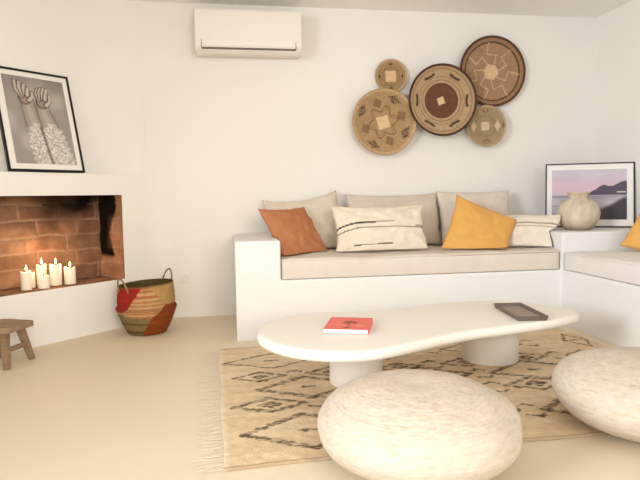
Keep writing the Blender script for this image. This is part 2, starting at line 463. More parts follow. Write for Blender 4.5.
# ------------------------------------------------------------------ cushions
def cushion(name, base, right, up, w, h, t, colfn, label, floor_z=None, pinch=.07, seed=0., sagtop=0., group=None, wr=1.0, back=None, nu=34, nv=26):
    """base: centre of the cushion's bottom edge; right/up: directions in the cushion plane"""
    R = Vector(right).normalized(); Uv = Vector(up); Uv = (Uv-R*Uv.dot(R)).normalized(); Nf = R.cross(Uv)
    B = Vector(base)
    V, C = [], []; idx = {}
    F = []
    def vert(i, j, side):
        a = -1+2*i/nu; b = -1+2*j/nv
        border = i in (0, nu) or j in (0, nv)
        key = (i, j, 0 if border else side)
        if key in idx: return idx[key]
        # even out spacing near edges
        aa = math.sin(a*PI/2)*.35+a*.65; bb = math.sin(b*PI/2)*.35+b*.65
        px = aa*(1-pinch*(1-bb*bb)*abs(aa)**1.5); py = bb*(1-pinch*(1-aa*aa)*abs(bb)**1.5)
        th = ((1-aa*aa)*(1-bb*bb))**.42
        q = noise.noise(Vector((aa*2.2+seed, bb*2.2, side*3+seed)))
        # creases that radiate from the corners
        cr = 0
        for sx in (-1, 1):
            for sy in (-1, 1):
                dx, dy = aa-sx, bb-sy; rr = math.hypot(dx, dy)
                an = math.atan2(dy*sy, dx*sx)
                cr += math.exp(-rr*1.7)*math.sin(an*9+seed*3+sx+2*sy)
        zz = 0 if border else side*(th*t/2*(1+.16*q)+wr*.009*cr*th+wr*.006*noise.noise(Vector((aa*6, bb*5+seed, 2))))
        py2 = py-sagtop*(1-aa*aa)*max(0, bb)**2
        ww = 1+.03*noise.noise(Vector((aa*3, bb*3+seed, 9)))
        p = B+R*(px*w/2*ww)+Uv*((py2+1)*h/2)+Nf*zz
        if floor_z is not None and p.z < floor_z+.006:
            p.z = floor_z+.004+.004*(1/(1+10*max(0, floor_z-p.z)))
        if back is not None and p.y > back: p.y = back
        if p.y > 3.94 and p.z < .80: p.x = min(p.x, 2.462+max(0, p.z-.697)*2.4)
        if p.z < .70 and p.y > 3.94 and p.x < .352: p.x = .352
        idx[key] = len(V); V.append(p); C.append(colfn((aa+1)/2, (bb+1)/2))
        return idx[key]
    for side in (-1, 1):
        for i in range(nu):
            for j in range(nv):
                f = [vert(i, j, side), vert(i+1, j, side), vert(i+1, j+1, side), vert(i, j+1, side)]
                F.append(f if side == 1 else f[::-1])
    org = B.copy()
    o = pyd(name, [p-org for p in V], F, M_fabric, None, True, np.array(C))
    o.location = org
    tag(o, label, 'cushion', group)
    return o
solid = lambda r, g, b: (lambda u, v, c=lin(r, g, b): c)
MZ = .568
G = 'loose cushions on the benches'
def dirv(deg): return Vector((math.cos(math.radians(deg)), math.sin(math.radians(deg)), 0))
def lean(bdeg, ldeg):
    """up direction for a cushion whose bottom edge heads bdeg and which leans back ldeg"""
    b = dirv(bdeg); nrm = Vector((b.y, -b.x, 0))      # faces the room
    return -nrm*math.sin(math.radians(ldeg))+Vector((0, 0, math.cos(math.radians(ldeg))))

# back row
_t = math.radians(7); _r, _u = dirv(2), lean(2, 22)
cushion('throw_cushion', (.655, 4.56, MZ-.05), _r*math.cos(_t)+_u*math.sin(_t), _u*math.cos(_t)-_r*math.sin(_t), .64, .53, .17, solid(222, 209, 190),
        'beige linen cushion behind the rust cushion, floppy top corners', MZ, .08, 1.1, .13, G, 2.2, YB-.03)
cushion('throw_cushion', (1.385, 4.63, MZ-.01), dirv(0), lean(0, 17), .83, .47, .18, solid(216, 202, 186),
        'taupe linen cushion standing directly behind the striped lumbar cushion', MZ, .06, 2.7, .03, G, 1.2, YB-.03)
cushion('throw_cushion', (2.09, 4.57, MZ-.01), dirv(-2), lean(0, 18), .66, .485, .17, solid(222, 209, 195),
        'large greyish linen cushion directly behind the tilted mustard cushion on the long bench', MZ, .06, 4.2, .0, G, 1.2, YB-.03)
# rust
cushion('throw_cushion', (.575, 4.225, MZ-.03), dirv(40), lean(40, 36), .50, .46, .13, solid(190, 126, 88),
        'rust brown square cushion slumped against the left bench arm', MZ, .08, 6.4, .03, G, 1.8)
# lumbar with stripes
def lumbar(u, v):
    c = np.array(lin(234, 221, 201))
    y = .62-.10*max(0, 1-u/.28)**1.5
    k = lin(58, 46, 44)
    if abs(v-y+.03) < .016 and u < .44: c = np.array(k)
    elif abs(v-y+.03) < .010 and u < .62: c = np.array(lin(120, 104, 92))
    elif abs(v-(y-.14)) < .012: c = np.array(lin(124, 108, 96)) if u < .86 else np.array(k)
    elif abs(v-(.52)) < .016 and u > .88: c = np.array(k)
    elif abs(v-.12-.02*math.sin(u*3)) < .012 and .18 < u < .6: c = np.array(lin(110, 92, 80))
    return c
cushion('lumbar_cushion', (1.165, 4.25, MZ-.02), dirv(2), lean(2, 24), .76, .40, .15, lumbar,
        'long cream lumbar cushion with thin dark stripes at the middle of the bench', MZ, .08, 8.8, .02, G, 1.5, None, 80, 64)
# mustard
th = math.radians(-26)
rr = dirv(3); uu = lean(3, 25)
cushion('throw_cushion', Vector((1.845, 4.15, .478)), rr*math.cos(th)+uu*math.sin(th), uu*math.cos(th)-rr*math.sin(th), .53, .50, .14, solid(228, 172, 96),
        'mustard yellow square cushion tilted on the long bench mattress', MZ, .07, 3.9, .0, G, 1.2)
def lumbar2(u, v):
    c = np.array(lin(232, 221, 205))
    if abs(v-.66) < .02 or abs(v-.55) < .012: c = np.array(lin(168, 152, 134))
    return c
cushion('lumbar_cushion', (2.326, 4.18, MZ-.005), dirv(-38), lean(-38, 35), .44, .31, .11, lumbar2,
        'small white striped cushion leaning on the raised corner ledge', MZ, .06, 5.5, .0, G, .8, None, 48, 48)
th = math.radians(-18); rr = dirv(-50); uu = lean(-50, 26)
cushion('throw_cushion', (2.975, 3.64, .530), rr*math.cos(th)+uu*math.sin(th), uu*math.cos(th)-rr*math.sin(th), .46, .44, .13, solid(228, 174, 98),
        'mustard yellow cushion on the right-hand bench, cut off by the photo edge', .556, .07, 7.7, .0, G, 1.1)

# ------------------------------------------------------------------ vase
prof = [(.0, 0), (.085, 0), (.105, .008), (.138, .045), (.158, .095), (.163, .135), (.156, .175), (.13, .215), (.095, .240), (.074, .250), (.068, .262),
        (.070, .275), (.082, .288), (.088, .296), (.086, .302), (.074, .298), (.062, .285), (.058, .262), (.062, .25), (.1, .22), (.0, .2)]
V, F, K, A = lathe(prof, 56)
zz = V[:, 2]; nn = vnoise(A*6, zz*26, 4)*.6+vnoise(A*14, zz*60, 7)*.4
C = np.zeros((len(V), 3)); C[:] = lin(214, 200, 178)
C = blend(C, smooth01(.45, .7, nn)*.6, lin(190, 172, 148)); C = blend(C, smooth01(.6, .75, 1-nn)*.4, lin(226, 212, 190))
C = blend(C, (1-smooth01(.02, .07, zz))*.55, lin(150, 122, 96)); C = blend(C, smooth01(.245, .27, zz)*.4, lin(196, 166, 138))
V[:, :2] *= (1+.004*np.sin(A*2+zz*9)+.002*(nn-.5))[:, None]
vase = pyd('clay_vase', V, F, M_clay, None, True, C); vase.location = (2.772, 4.215, .6945)
tag(vase, 'round rough clay vase with flared neck in front of the seascape', 'vase')

# ------------------------------------------------------------------ wall baskets
def disc(name, x, z, r, depth, off, fn, label, rot=0., nr=46, na=150, lip=.012):
    t = np.linspace(0, 1, nr); prof = [(r*q, depth*(q**2.2)) for q in t]
    # polar grid in local frame: x right, z up, -y toward the room
    ang = np.linspace(0, 2*PI, na, endpoint=False)
    Rr, Aa = np.meshgrid(t, ang, indexing='ij')
    coil = .0016*np.sin(Rr*r/.011*2*PI)
    X = r*Rr*np.cos(Aa); Z = r*Rr*np.sin(Aa); Y = -(depth*Rr**2.2)-coil
    C = fn(Rr, Aa, Rr*np.cos(Aa-rot), Rr*np.sin(Aa-rot))
    hatch = .97+.03*np.sin(Aa*na/2*.5+Rr*3)
    V = np.stack([X, Y, Z], -1).reshape(-1, 3); C = (C*hatch[..., None]).reshape(-1, 3)
    idx = np.arange(nr*na).reshape(nr, na); F = []
    for k in range(nr-1):
        for i in range(na):
            j = (i+1) % na; F.append((idx[k, i], idx[k, j], idx[k+1, j], idx[k+1, i]))
    # back shell with rolled rim
    nb = len(V); Vb, Cb = [], []
    rimc = C[idx[-1, 0]]
    ringsb = [(1.0, -depth-.006), (1.012, -depth), (1.008, -depth+.008), (.96, -depth+.016), (.7, -depth*.35+.012), (.0001, .010)]
    for q, y in ringsb:
        for i in range(na):
            Vb.append((r*q*math.cos(ang[i]), y, r*q*math.sin(ang[i]))); Cb.append(C[idx[-1, i]])
    V = np.vstack([V, Vb]); C = np.vstack([C, Cb])
    prev = list(idx[-1])
    for k in range(len(ringsb)):
        cur = [nb+k*na+i for i in range(na)]
        for i in range(na):
            j = (i+1) % na; F.append((prev[i], prev[j], cur[j], cur[i]))
        prev = cur
    o = pyd(name, V, F, M_weave, None, True, C); o.location = (x, YB-.012-off, z)
    tag(o, label, 'wall basket', 'woven baskets on the back wall')
    return o
TAN, TAN2, BRN, DRK, CRM = lin(176, 144, 106), lin(196, 164, 124), lin(128, 92, 66), lin(72, 50, 38), lin(226, 192, 150)
def sq(x, y, s): return np.maximum(np.abs(x), np.abs(y)) < s
def base(R_, c): C = np.zeros(R_.shape+(3,)); C[:] = c; return C
def ell(x, y, cx, cy, a, rx, ry):
    dx, dy = x-cx, y-cy; ca, sa = math.cos(a), math.sin(a)
    return np.abs((dx*ca+dy*sa)/rx)+np.abs((-dx*sa+dy*ca)/ry) < 1
def f1(R_, A_, x, y):
    C = base(R_, TAN)
    C = blend(C, (R_ > .93)*1., TAN2)
    ros = np.abs(R_-(.42+.09*np.sin(A_*6))) < .022
    C = blend(C, ros*.8, BRN)
    ros = np.abs(R_-(.36+.07*np.sin(A_*6+.4))) < .018
    C = blend(C, ros*.5, BRN)
    for k in range(4):
        a = math.radians(50+90*k); h = ((np.sin((x+y)*60)*np.sin((x-y)*60)) > -.15)
        C = blend(C, ell(x, y, .76*math.cos(a), .76*math.sin(a), a+PI/2, .24, .13)*h*.9, DRK)
        a = math.radians(5+90*k)
        C = blend(C, ell(x, y, .6*math.cos(a), .6*math.sin(a), a+PI/2+.2, .17, .17)*(.5+.3*h), BRN)
    return blend(C, sq(x, y, .19)*1., CRM)
disc('wall_basket', 1.318, 1.614, .276, .05, .045, f1, 'tan woven wall basket with dark hatched diamonds, lowest left on the wall', math.radians(14))
def f2(R_, A_, x, y):
    C = base(R_, lin(184, 154, 118))
    C = blend(C, (R_ < .52)*1., lin(112, 76, 58)); C = blend(C, (np.abs(R_-.52) < .012)*1., TAN2)
    C = blend(C, (np.abs(R_-.58) < .014)*.8, BRN); C = blend(C, (np.abs(R_-.66) < .012)*.6, BRN)
    C = blend(C, (np.abs(R_-.87) < .02)*.5, BRN)
    for k in range(6):
        a0 = math.radians(60*k+0); da = (A_-a0+PI) % (2*PI)-PI
        C = blend(C, (np.abs(da) < .24)*(np.abs(R_-.76+.02*np.cos(da*6)) < .035)*.9, DRK)
    C = blend(C, (R_ > .935)*1., lin(88, 64, 52))
    return blend(C, sq(x, y, .10)*1., CRM)
disc('wall_basket', 1.826, 1.796, .302, .055, .07, f2, 'large round wall basket with a dark brown centre disc and dark rim', math.radians(20))
def f3(R_, A_, x, y):
    C = base(R_, lin(168, 132, 102))
    C = blend(C, (np.abs(R_-.84) < .018)*.9, DRK); C = blend(C, (R_ > .84)*.35, BRN); C = blend(C, (R_ > .95)*.9, lin(84, 58, 44))
    n = 7
    for k in range(n):
        a = 2*PI*k/n+.2
        pts = [(.22, a), (.5, a+.18), (.52, a+.75), (.82, a+.62)]
        P = [(q*math.cos(b), q*math.sin(b)) for q, b in pts]
        for p, q in zip(P[:-1], P[1:]):
            d, _ = segd(x, y, *p, *q); C = blend(C, (d < .016)*.75, lin(214, 184, 146))
    hexr = .24/np.cos(((A_+.2) % (PI/3))-PI/6)*.87
    return blend(C, (R_ < hexr)*1., lin(222, 184, 142))
disc('wall_basket', 2.314, 2.062, .302, .045, .0, f3, 'brown wall basket with pale swirling star lines, highest on the wall', 0.)
def f4(R_, A_, x, y):
    C = base(R_, lin(168, 138, 100)); C = blend(C, (R_ > .9)*1., TAN2); C = blend(C, (np.abs(R_-.52) < .03)*.4, BRN)
    for k in range(4):
        a = PI/2*k; C = blend(C, ell(x, y, .72*math.cos(a), .72*math.sin(a), a+PI/2, .15, .08)*.85, DRK)
    return blend(C, sq(x, y, .33)*1., CRM)
disc('wall_basket', 1.400, 2.010, .140, .025, .0, f4, 'smallest tan wall basket with a pale square at its centre', .03, 34, 100)
def f5(R_, A_, x, y):
    C = base(R_, lin(164, 142, 110)); C = blend(C, (R_ > .92)*1., lin(186, 160, 124)); C = blend(C, (np.abs(R_-.5) < .05)*.25, BRN)
    for a in (0, PI):
        C = blend(C, ell(x, y, .62*math.cos(a), 0, 0, .16, .30)*.8, lin(214, 190, 156)); C = blend(C, ell(x, y, .9*math.cos(a), 0, 0, .08, .2)*.7, BRN)
    for a in (PI/2, -PI/2):
        C = blend(C, ell(x, y, 0, .74*math.sin(a), 0, .22, .12)*.7, BRN); C = blend(C, ell(x, y, 0, .76*math.sin(a), 0, .1, .05)*.8, TAN2)
    return blend(C, sq(x, y, .2)*1., lin(214, 190, 154))
disc('wall_basket', 2.240, 1.585, .178, .03, .052, f5, 'small greyish wall basket with pale side patches, lowest right on the wall', .05, 36, 110)

# ------------------------------------------------------------------ air conditioner
ac = tag(empty('wall_mounted_air_conditioner', (.192, YB, 2.134)), 'white split air conditioner mounted high on the back wall', 'air conditioner')
bm = bmesh.new()
prof = [(0, .03), (0, .336), (-.19, .336), (-.213, .328), (-.22, .31), (-.22, .075), (-.212, .045), (-.19, .018), (-.15, .0), (-.05, .0)]
prism(bm, prof, -.418, .418, 'x'); o = frombm('casing', bm, M_plastic, ac); bevel(o, .008, 2, 50)
bm = bmesh.new()
fp = [(-.2225, .088), (-.2265, .088), (-.2235, .052), (-.2155, .0335), (-.2115, .0335), (-.2185, .053)]
prism(bm, fp, -.366, .366, 'x'); frombm('air_flap', bm, M_plastic, ac)
bm = bmesh.new(); box(bm, -.368, .368, -.2215, -.19, .024, .0335); box(bm, -.3715, -.368, -.2225, -.19, .03, .09); box(bm, .368, .3715, -.2225, -.19, .03, .09)
g = frombm('flap_gap_shade', bm, M_dark, ac); g['label'] = 'thin dark strips painted as the shadow gap round the air flap'  # dark strips stand in for the shade between flap and casing

# ------------------------------------------------------------------ wall socket
sk = tag(empty('wall_socket', (-.380, YB, .331)), 'white wall socket low on the back wall beside the woven basket', 'socket')
boxobj('face_plate', -.042, .042, -.009, -.001, -.042, .042, M_plastic, sk, .003)
bm = bmesh.new()
V, F, K, A = lathe([(.021, 0), (.021, .004), (.018, .004), (.018, -.006), (0, -.006)], 24)
o = pyd('socket_well', V, F, mat('socket_inset', lin(222, 212, 200), .5, .01), sk, True); o.rotation_euler = (PI/2, 0, 0); o.location = (0, -.009, 0)
# small holes and hairline crack in the plaster beside the mantel are left to the wall's own texture

# ------------------------------------------------------------------ stool
st = tag(empty('milking_stool', (-1.40, 3.70, 0)), 'small weathered wooden milking stool beside the fireplace', 'stool')
ux = Vector((.32, .947, 0)).normalized(); vx = Vector((-.947, .32, 0))
# right short end runs along ux; long axis along vx
cen = Vector((-1.275, 3.665, 0))-st.location
cen.z = 0
def sp(a, b, z): return cen+ux*a+vx*b+Vector((0, 0, z))
bm = bmesh.new(); nA, nB = 6, 10; top = {}; 
for i in range(nA+1):
    for j in range(nB+1):
        a = -.115+.23*i/nA; b = -.01+.28*j/nB
        wob = .006*noise.noise(Vector((a*12, b*9, 1)))
        dz = -.010*(1-((i-nA/2)/(nA/2))**2)*.5
        ea = 1+.05*math.sin(b*17)
        top[i, j] = (bm.verts.new(sp(a*ea, b, .252+wob+dz)), bm.verts.new(sp(a*ea, b, .214+wob)))
for i in range(nA):
    for j in range(nB):
        bm.faces.new([top[i, j][0], top[i+1, j][0], top[i+1, j+1][0], top[i, j+1][0]])
        bm.faces.new([top[i, j][1], top[i, j+1][1], top[i+1, j+1][1], top[i+1, j][1]])
for i in range(nA):
    for j in (0, nB): bm.faces.new([top[i, j][0], top[i+1, j][0], top[i+1, j][1], top[i, j][1]])
for j in range(nB):
    for i in (0, nA): bm.faces.new([top[i, j][0], top[i, j+1][0], top[i, j+1][1], top[i, j][1]])
bevel(frombm('seat', bm, M_wood2, st), .006, 2, 50)
def sqleg(p, q, r0, r1):
    bm = bmesh.new(); p, q = Vector(p), Vector(q); t = (q-p).normalized(); a = (ux-t*ux.dot(t)).normalized(); b = t.cross(a)
    R_ = []
    for k in range(5):
        c0 = p+(q-p)*(k/4); r = r0+(r1-r0)*k/4
        R_.append([bm.verts.new(c0+a*r*sx+b*r*sy) for sx, sy in ((1, 1), (-1, 1), (-1, -1), (1, -1))])
    for k in range(4):
        for i in range(4): bm.faces.new((R_[k][i], R_[k][(i+1) % 4], R_[k+1][(i+1) % 4], R_[k+1][i]))
    bm.faces.new(R_[0]); bm.faces.new(R_[-1]); return bm
for sa in (-1, 1):
    for b0, b1 in ((.055, .015), (.205, .24)):
        p = sp(sa*.065, b0, .222); q = sp(sa*.112, b1, .0)
        bm = sqleg(p, q, .021, .016)
        for v in bm.verts:
            if v.co.z < .006: v.co.z = 0
        bevel(frombm('leg', bm, M_wood, st), .004)
for b in (.032, .225):
    bm = sqleg(sp(-.088, b, .105), sp(.088, b, .105), .013, .013) if False else bmesh.new()
    M = Matrix.Translation(sp(0, b, .105)) @ Matrix.Rotation(math.atan2(ux.y, ux.x), 4, 'Z')
    box(bm, -.085, .085, -.010, .010, -.015, .015, M); bevel(frombm('stretcher', bm, M_wood, st), .003)

# ------------------------------------------------------------------ belly basket
bk = tag(empty('belly_basket', (-.628, 4.365, 0)), 'woven belly basket in red, tan, green and rust patches standing on the floor', 'basket')
prof = [(0, .001), (.12, .001), (.138, .006), (.160, .045), (.183, .095), (.204, .150), (.217, .188), (.221, .198), (.216, .204), (.207, .206), (.207, .215),
        (.209, .25), (.206, .29), (.202, .33), (.198, .366), (.196, .372), (.190, .370), (.192, .33), (.197, .26), (.198, .21), (.205, .195), (.18, .11), (.13, .02), (0, .015)]
pr2 = []
for (r0, z0), (r1, z1) in zip(prof[:-1], prof[1:]):
    for k in range(4): pr2.append((r0+(r1-r0)*k/4, z0+(z1-z0)*k/4))
pr2.append(prof[-1])
nang = 160
V, F, K, A = lathe(pr2, nang)
outer = K < 15*4
view = math.atan2(-4.365, .628)               # direction the basket shows to the room
rel = (A-view+PI) % (2*PI)-PI
sx = np.sin(rel); back_ = np.cos(rel) < 0
sx = np.where(back_, -sx, sx)
z = V[:, 2]
# the pattern's corner points in (sideways, height) on the front half
px_ = 240+165*sx*np.where(True, 1, 1); py_ = 418-(z/.372)*(418-158)
def inpoly(x, y, P):
    ins = np.zeros(x.shape, bool); n = len(P)
    for i in range(n):
        (x1, y1), (x2, y2) = P[i], P[(i+1) % n]
        cnd = ((y1 > y) != (y2 > y)) & (x < (x2-x1)*(y-y1)/(y2-y1+1e-9)+x1)
        ins ^= cnd
    return ins
C = np.zeros((len(V), 3)); C[:] = lin(190, 150, 98)
band = .5+.5*np.sin(z/.0135*2*PI)
red = inpoly(px_, py_, [(40, 100), (222, 100), (222, 160), (125, 285), (40, 300)])
strp = inpoly(px_, py_, [(222, 150), (250, 150), (338, 262), (262, 330), (60, 300), (125, 285)])
rust = inpoly(px_, py_, [(338, 262), (420, 255), (420, 430), (180, 430), (250, 345), (265, 325)])
green = inpoly(px_, py_, [(60, 300), (268, 326), (185, 430), (60, 430)])
C = blend(C, red, lin(170, 48, 40)); C = blend(C, strp*1., lin(206, 166, 116)); C = blend(C, strp*(band > .5)*.75, lin(176, 86, 60))
C = blend(C, rust, lin(150, 76, 38)); C = blend(C, green, lin(96, 88, 50)); C = blend(C, green*(band > .62)*(sx < .12)*.65, lin(160, 136, 92))
C = blend(C, rust*(band > .7)*.25, lin(100, 52, 30)); C = blend(C, red*(band > .75)*.3, lin(110, 34, 30))
C = C*.86
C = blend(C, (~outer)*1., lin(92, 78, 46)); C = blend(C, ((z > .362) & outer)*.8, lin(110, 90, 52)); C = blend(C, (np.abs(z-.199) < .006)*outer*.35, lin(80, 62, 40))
V[:, :2] *= (1+.006*np.sin(z/.0135*2*PI)*outer)[:, None]
tilt = V[:, 0]*.06
V[:, 2] += np.where(z > .2, tilt*(z-.2)/.17, 0)
pyd('woven_body', V, F, M_weave, bk, True, C)
M_handle = mat('grass_handle', lin(150, 122, 80), .9, .2, 40)
for sgn in (-1, 1):
    bm = bmesh.new(); pts = []
    for k in range(17):
        q = k/16; a = PI*q
        cx = sgn*.193; cy = .052*math.cos(a)
        pts.append((cx+sgn*(.03*math.sin(a)), cy*1.0, .335+.012*sgn+.105*math.sin(a)))
    pts = [(p[0]*math.cos(.8)-p[1]*math.sin(.8), p[0]*math.sin(.8)+p[1]*math.cos(.8), p[2]) for p in pts]
    tube(bm, pts, .0065, 8); frombm('handle', bm, M_handle, bk, True)

# ------------------------------------------------------------------ rug
RX0, RX1, RY0, RY1 = -.045, 2.395, 2.036, 3.715
nx, ny = 420, 290
s, t = np.meshgrid(np.linspace(RX0, RX1, nx), np.linspace(RY0, RY1, ny))
C = np.zeros(s.shape+(3,)); C[:] = lin(232, 208, 174)
C = blend(C, smooth01(.3, .7, vnoise(s*3, t*26, 1))*.35, lin(206, 176, 140)); C = blend(C, smooth01(.4, .8, vnoise(s*14, t*50, 2))*.25, lin(224, 196, 158))
jx = (vnoise(s*60, t*60, 6)-.5)*.016; jy = (vnoise(s*60+9, t*60, 8)-.5)*.016
X, Y = s+jx, t+jy
def stroke(pts, w, k=.9, col=lin(104, 86, 68)):
    global C
    for p, q in zip(pts[:-1], pts[1:]):
        d, tt = segd(X, Y, *p, *q)
        brk = .25+.75*smooth01(.25, .6, vnoise(s*50, t*120, 12))
        C = blend(C, (1-smooth01(w*.8, w*1.5, d))*brk*k, col)
def diamond(cx, cy, hw, hh, w=.011, dash=True):
    stroke([(cx-hw, cy), (cx, cy+hh), (cx+hw, cy), (cx, cy-hh), (cx-hw, cy)], w)
    if dash: stroke([(cx-.028, cy), (cx+.028, cy)], .014)
for cy, x0, hw, hh, w in ((3.377, -.02, .28, .155, .009), (3.08, .03, .14, .08, .012), (2.868, .148, .26, .165, .015), (2.645, .014, .17, .09, .013), (2.32, .04, .28, .185, .015)):
    cx = x0+hw
    k = 0
    while cx-hw < RX1-.12:
        if cx+hw > RX1-.04: hw2 = max(.08, min(hw, RX1-.06-cx))
        else: hw2 = hw
        diamond(cx, cy+.012*math.sin(k*2.1), hw2, hh, w, True)
        if hw < .2:
            stroke([(cx-hw*.3, cy-.0), (cx, cy+hh*.4), (cx+hw*.3, cy), (cx, cy-hh*.4), (cx-hw*.3, cy)], .009)
        # stepped hooks between the diamonds
        stroke([(cx+hw+.02, cy+.05), (cx+hw+.07, cy+.075), (cx+hw+.10, cy+.05)], .010)
        stroke([(cx+hw+.02, cy-.05), (cx+hw+.07, cy-.075), (cx+hw+.10, cy-.05)], .010)
        cx += 2*hw+.12; k += 1
C = blend(C, smooth01(RX0+.03, RX0+.005, s)*.7, lin(240, 222, 194))
C = blend(C, ((t < RY0+.012) | (t > RY1-.012))*.45, lin(140, 112, 84))
P = np.stack([s+.004*np.sin(t*9)*(np.abs(s-RX0) < .05), t+.012*np.sin(s*2.4+.6)*smooth01(RY0+.35, RY0, t)+.004*np.sin(s*8), .011+.003*(vnoise(s*40, t*40, 3)-.5)], -1)
rug = tag(empty('kilim_rug', ((RX0+RX1)/2, (RY0+RY1)/2, 0)), 'tan woven wool rug with dark broken diamond pattern under the table', 'rug')
org = np.array(rug.location)
_a = math.radians(1.6)
rug.rotation_euler[2] = _a
rug.location.x += math.cos(_a)*(RX1-RX0)/2-(RY1-RY0)/2*math.sin(_a)-(RX1-RX0)/2
rug.location.y += math.sin(_a)*(RX1-RX0)/2+(RY1-RY0)/2*math.cos(_a)-(RY1-RY0)/2
# closed slab: top sheet plus skirt to the floor
ring = [(0, i) for i in range(nx)]+[(j, nx-1) for j in range(1, ny)]+[(ny-1, i) for i in range(nx-2, -1, -1)]+[(j, 0) for j in range(ny-2, 0, -1)]
idx = np.arange(ny*nx).reshape(ny, nx)
F = list(np.stack([idx[:-1, :-1], idx[:-1, 1:], idx[1:, 1:], idx[1:, :-1]], -1).reshape(-1, 4))
Vv = [tuple(v) for v in (P.reshape(-1, 3)-org)]; Cc = list(C.reshape(-1, 3)); nb = len(Vv)
for (j, i) in ring: Vv.append((*(P[j, i, :2]-org[:2]), .001)); Cc.append(C[j, i]*.8)
n = len(ring)
for k in range(n):
    a, b = ring[k], ring[(k+1) % n]
    F.append((idx[a], nb+k, nb+(k+1) % n, idx[b]))
pyd('woven_field', Vv, F, M_rug, rug, True, np.array(Cc), fix=False)
for xs_, sg in ((RX0, -1), (RX1, 1)):
    V, F = [], []
    y = RY0+.01
    while y < RY1-.01:
        L_ = (.085 if sg < 0 else .03)+.045*random.random()*(1 if sg < 0 else .3); pts = []
        dy = 0
        for k in range(5):
            pts.append((xs_+sg*(L_*k/4-.004)-org[0], y+dy-org[1], .008-.006*min(1, k/2)+.001*random.random())); dy += random.uniform(-.012, .012)
        b0 = len(V); w = .0036
        for p in pts: V += [(p[0], p[1]-w, p[2]), (p[0], p[1]+w, p[2])]
        for k in range(4): F.append((b0+2*k, b0+2*k+2, b0+2*k+3, b0+2*k+1))
        y += .012+.014*random.random()
    pyd('fringe', V, F, M_fringe, rug, False, None, fix=False)

# ------------------------------------------------------------------ coffee table
tbl = tag(empty('coffee_table', (1.05, 2.9, 0)), 'low kidney-shaped cream plaster coffee table on two cylindrical legs', 'table')
out = [(.140, 2.80), (.195, 2.62), (.31, 2.485), (.47, 2.412), (.63, 2.412), (.82, 2.495), (1.0, 2.585), (1.18, 2.655), (1.37, 2.70), (1.60, 2.755), (1.78, 2.82), (1.91, 2.91),
       (1.94, 3.03), (1.87, 3.16), (1.78, 3.265), (1.64, 3.34), (1.48, 3.365), (1.32, 3.355), (1.17, 3.31), (1.02, 3.24), (.85, 3.205), (.66, 3.225), (.48, 3.235), (.31, 3.17), (.185, 3.02)]
sp_ = spline(out, len(out)*6)
cx, cy = sp_.mean(0); nS = len(sp_)
tan_ = np.roll(sp_, -1, 0)-np.roll(sp_, 1, 0); nrm = np.stack([tan_[:, 1], -tan_[:, 0]], 1); nrm /= np.linalg.norm(nrm, axis=1)[:, None]
zt, zb = .320, .268
lay = [(.045, zb+.002), (.022, zb), (.008, zb+.004), (.001, zb+.016), (0, (zt+zb)/2), (.002, zt-.012), (.009, zt-.003), (.022, zt), (.045, zt)]
V, F = [], []
for ins, z in lay:
    q = sp_-nrm*(ins-.02)
    V += [(p[0]-1.05, p[1]-2.9, z) for p in q]
for k in range(len(lay)-1):
    for i in range(nS):
        j = (i+1) % nS; F.append((k*nS+i, k*nS+j, (k+1)*nS+j, (k+1)*nS+i))
F.append(tuple(range(nS))[::-1]); F.append(tuple((len(lay)-1)*nS+i for i in range(nS)))
top = pyd('tabletop', V, F, M_table, tbl, True)
for lx, ly, r in ((.640, 2.90, .140), (1.515, 3.155, .165)):
    V, F, K, A = lathe([(0, .013), (r-.004, .013), (r, .018), (r, .15), (r, zb+.004), (0, zb+.004)], 56)
    o = pyd('leg', V, F, M_table, tbl, True); o.location = (lx-1.05, ly-2.9, 0)
    md = o.modifiers.new('es', 'EDGE_SPLIT'); md.split_angle = math.radians(50)

# book
bko = tag(empty('coral_book', (.590, 2.828, zt+.0005), math.atan2(-.073, .212)+.0), 'coral paperback book with a dark flower drawing lying on the coffee table', 'book')
bw, bh_, bt = .222, .268, .024
cs, cv = np.meshgrid(np.linspace(0, 1, 90), np.linspace(0, 1, 110))
C = np.zeros(cs.shape+(3,)); C[:] = lin(236, 112, 100)
xx, yy = cs*.222, cv*.268
r_ = random.Random(3)
for k in range(16):
    a = 2*PI*k/16; L_ = r_.uniform(.025, .06); x0, y0 = .118, .150
    x1, y1 = x0+L_*math.cos(a), y0+L_*math.sin(a)*.8; mx_, my_ = (x0+x1)/2+r_.uniform(-.012, .012), (y0+y1)/2+r_.uniform(-.012, .012)
    for p, q in (((x0, y0), (mx_, my_)), ((mx_, my_), (x1, y1))):
        d, _ = segd(xx, yy, *p, *q); C = blend(C, (d < .0026)*.8, lin(70, 52, 54))
for (x0, y0, rr_) in ((.10, .155, .014), (.128, .168, .012), (.122, .135, .013), (.142, .15, .010), (.095, .178, .008)):
    C = blend(C, (np.abs(np.hypot(xx-x0, yy-y0)-rr_) < .0022)*.85, lin(62, 46, 50))
d, _ = segd(xx, yy, .112, .02, .118, .12); C = blend(C, (d < .003)*.8, lin(70, 52, 54)); d, _ = segd(xx, yy, .10, .03, .125, .03); C = blend(C, (d < .008)*.7, lin(84, 50, 50))
for (a, b, y0) in ((.035, .085, .09), (.15, .20, .085), (.04, .06, .16)):
    C = blend(C, ((xx > a) & (xx < b) & (np.abs(yy-y0) < .004) & (np.sin(xx*900) > -.5))*.7, lin(248, 210, 200))
P = np.stack([cs*bw-bw/2, cv*bh_-bh_/2, np.full(cs.shape, bt+.0016)], -1)
bm = bmesh.new(); box(bm, -bw/2, bw/2, -bh_/2, bh_/2, bt-.001, bt+.001); box(bm, -bw/2, bw/2, -bh_/2, bh_/2, 0, .002); box(bm, bw/2-.002, bw/2, -bh_/2, bh_/2, .002, bt-.001)
cvr = frombm('cover', bm, M_coral, bko)
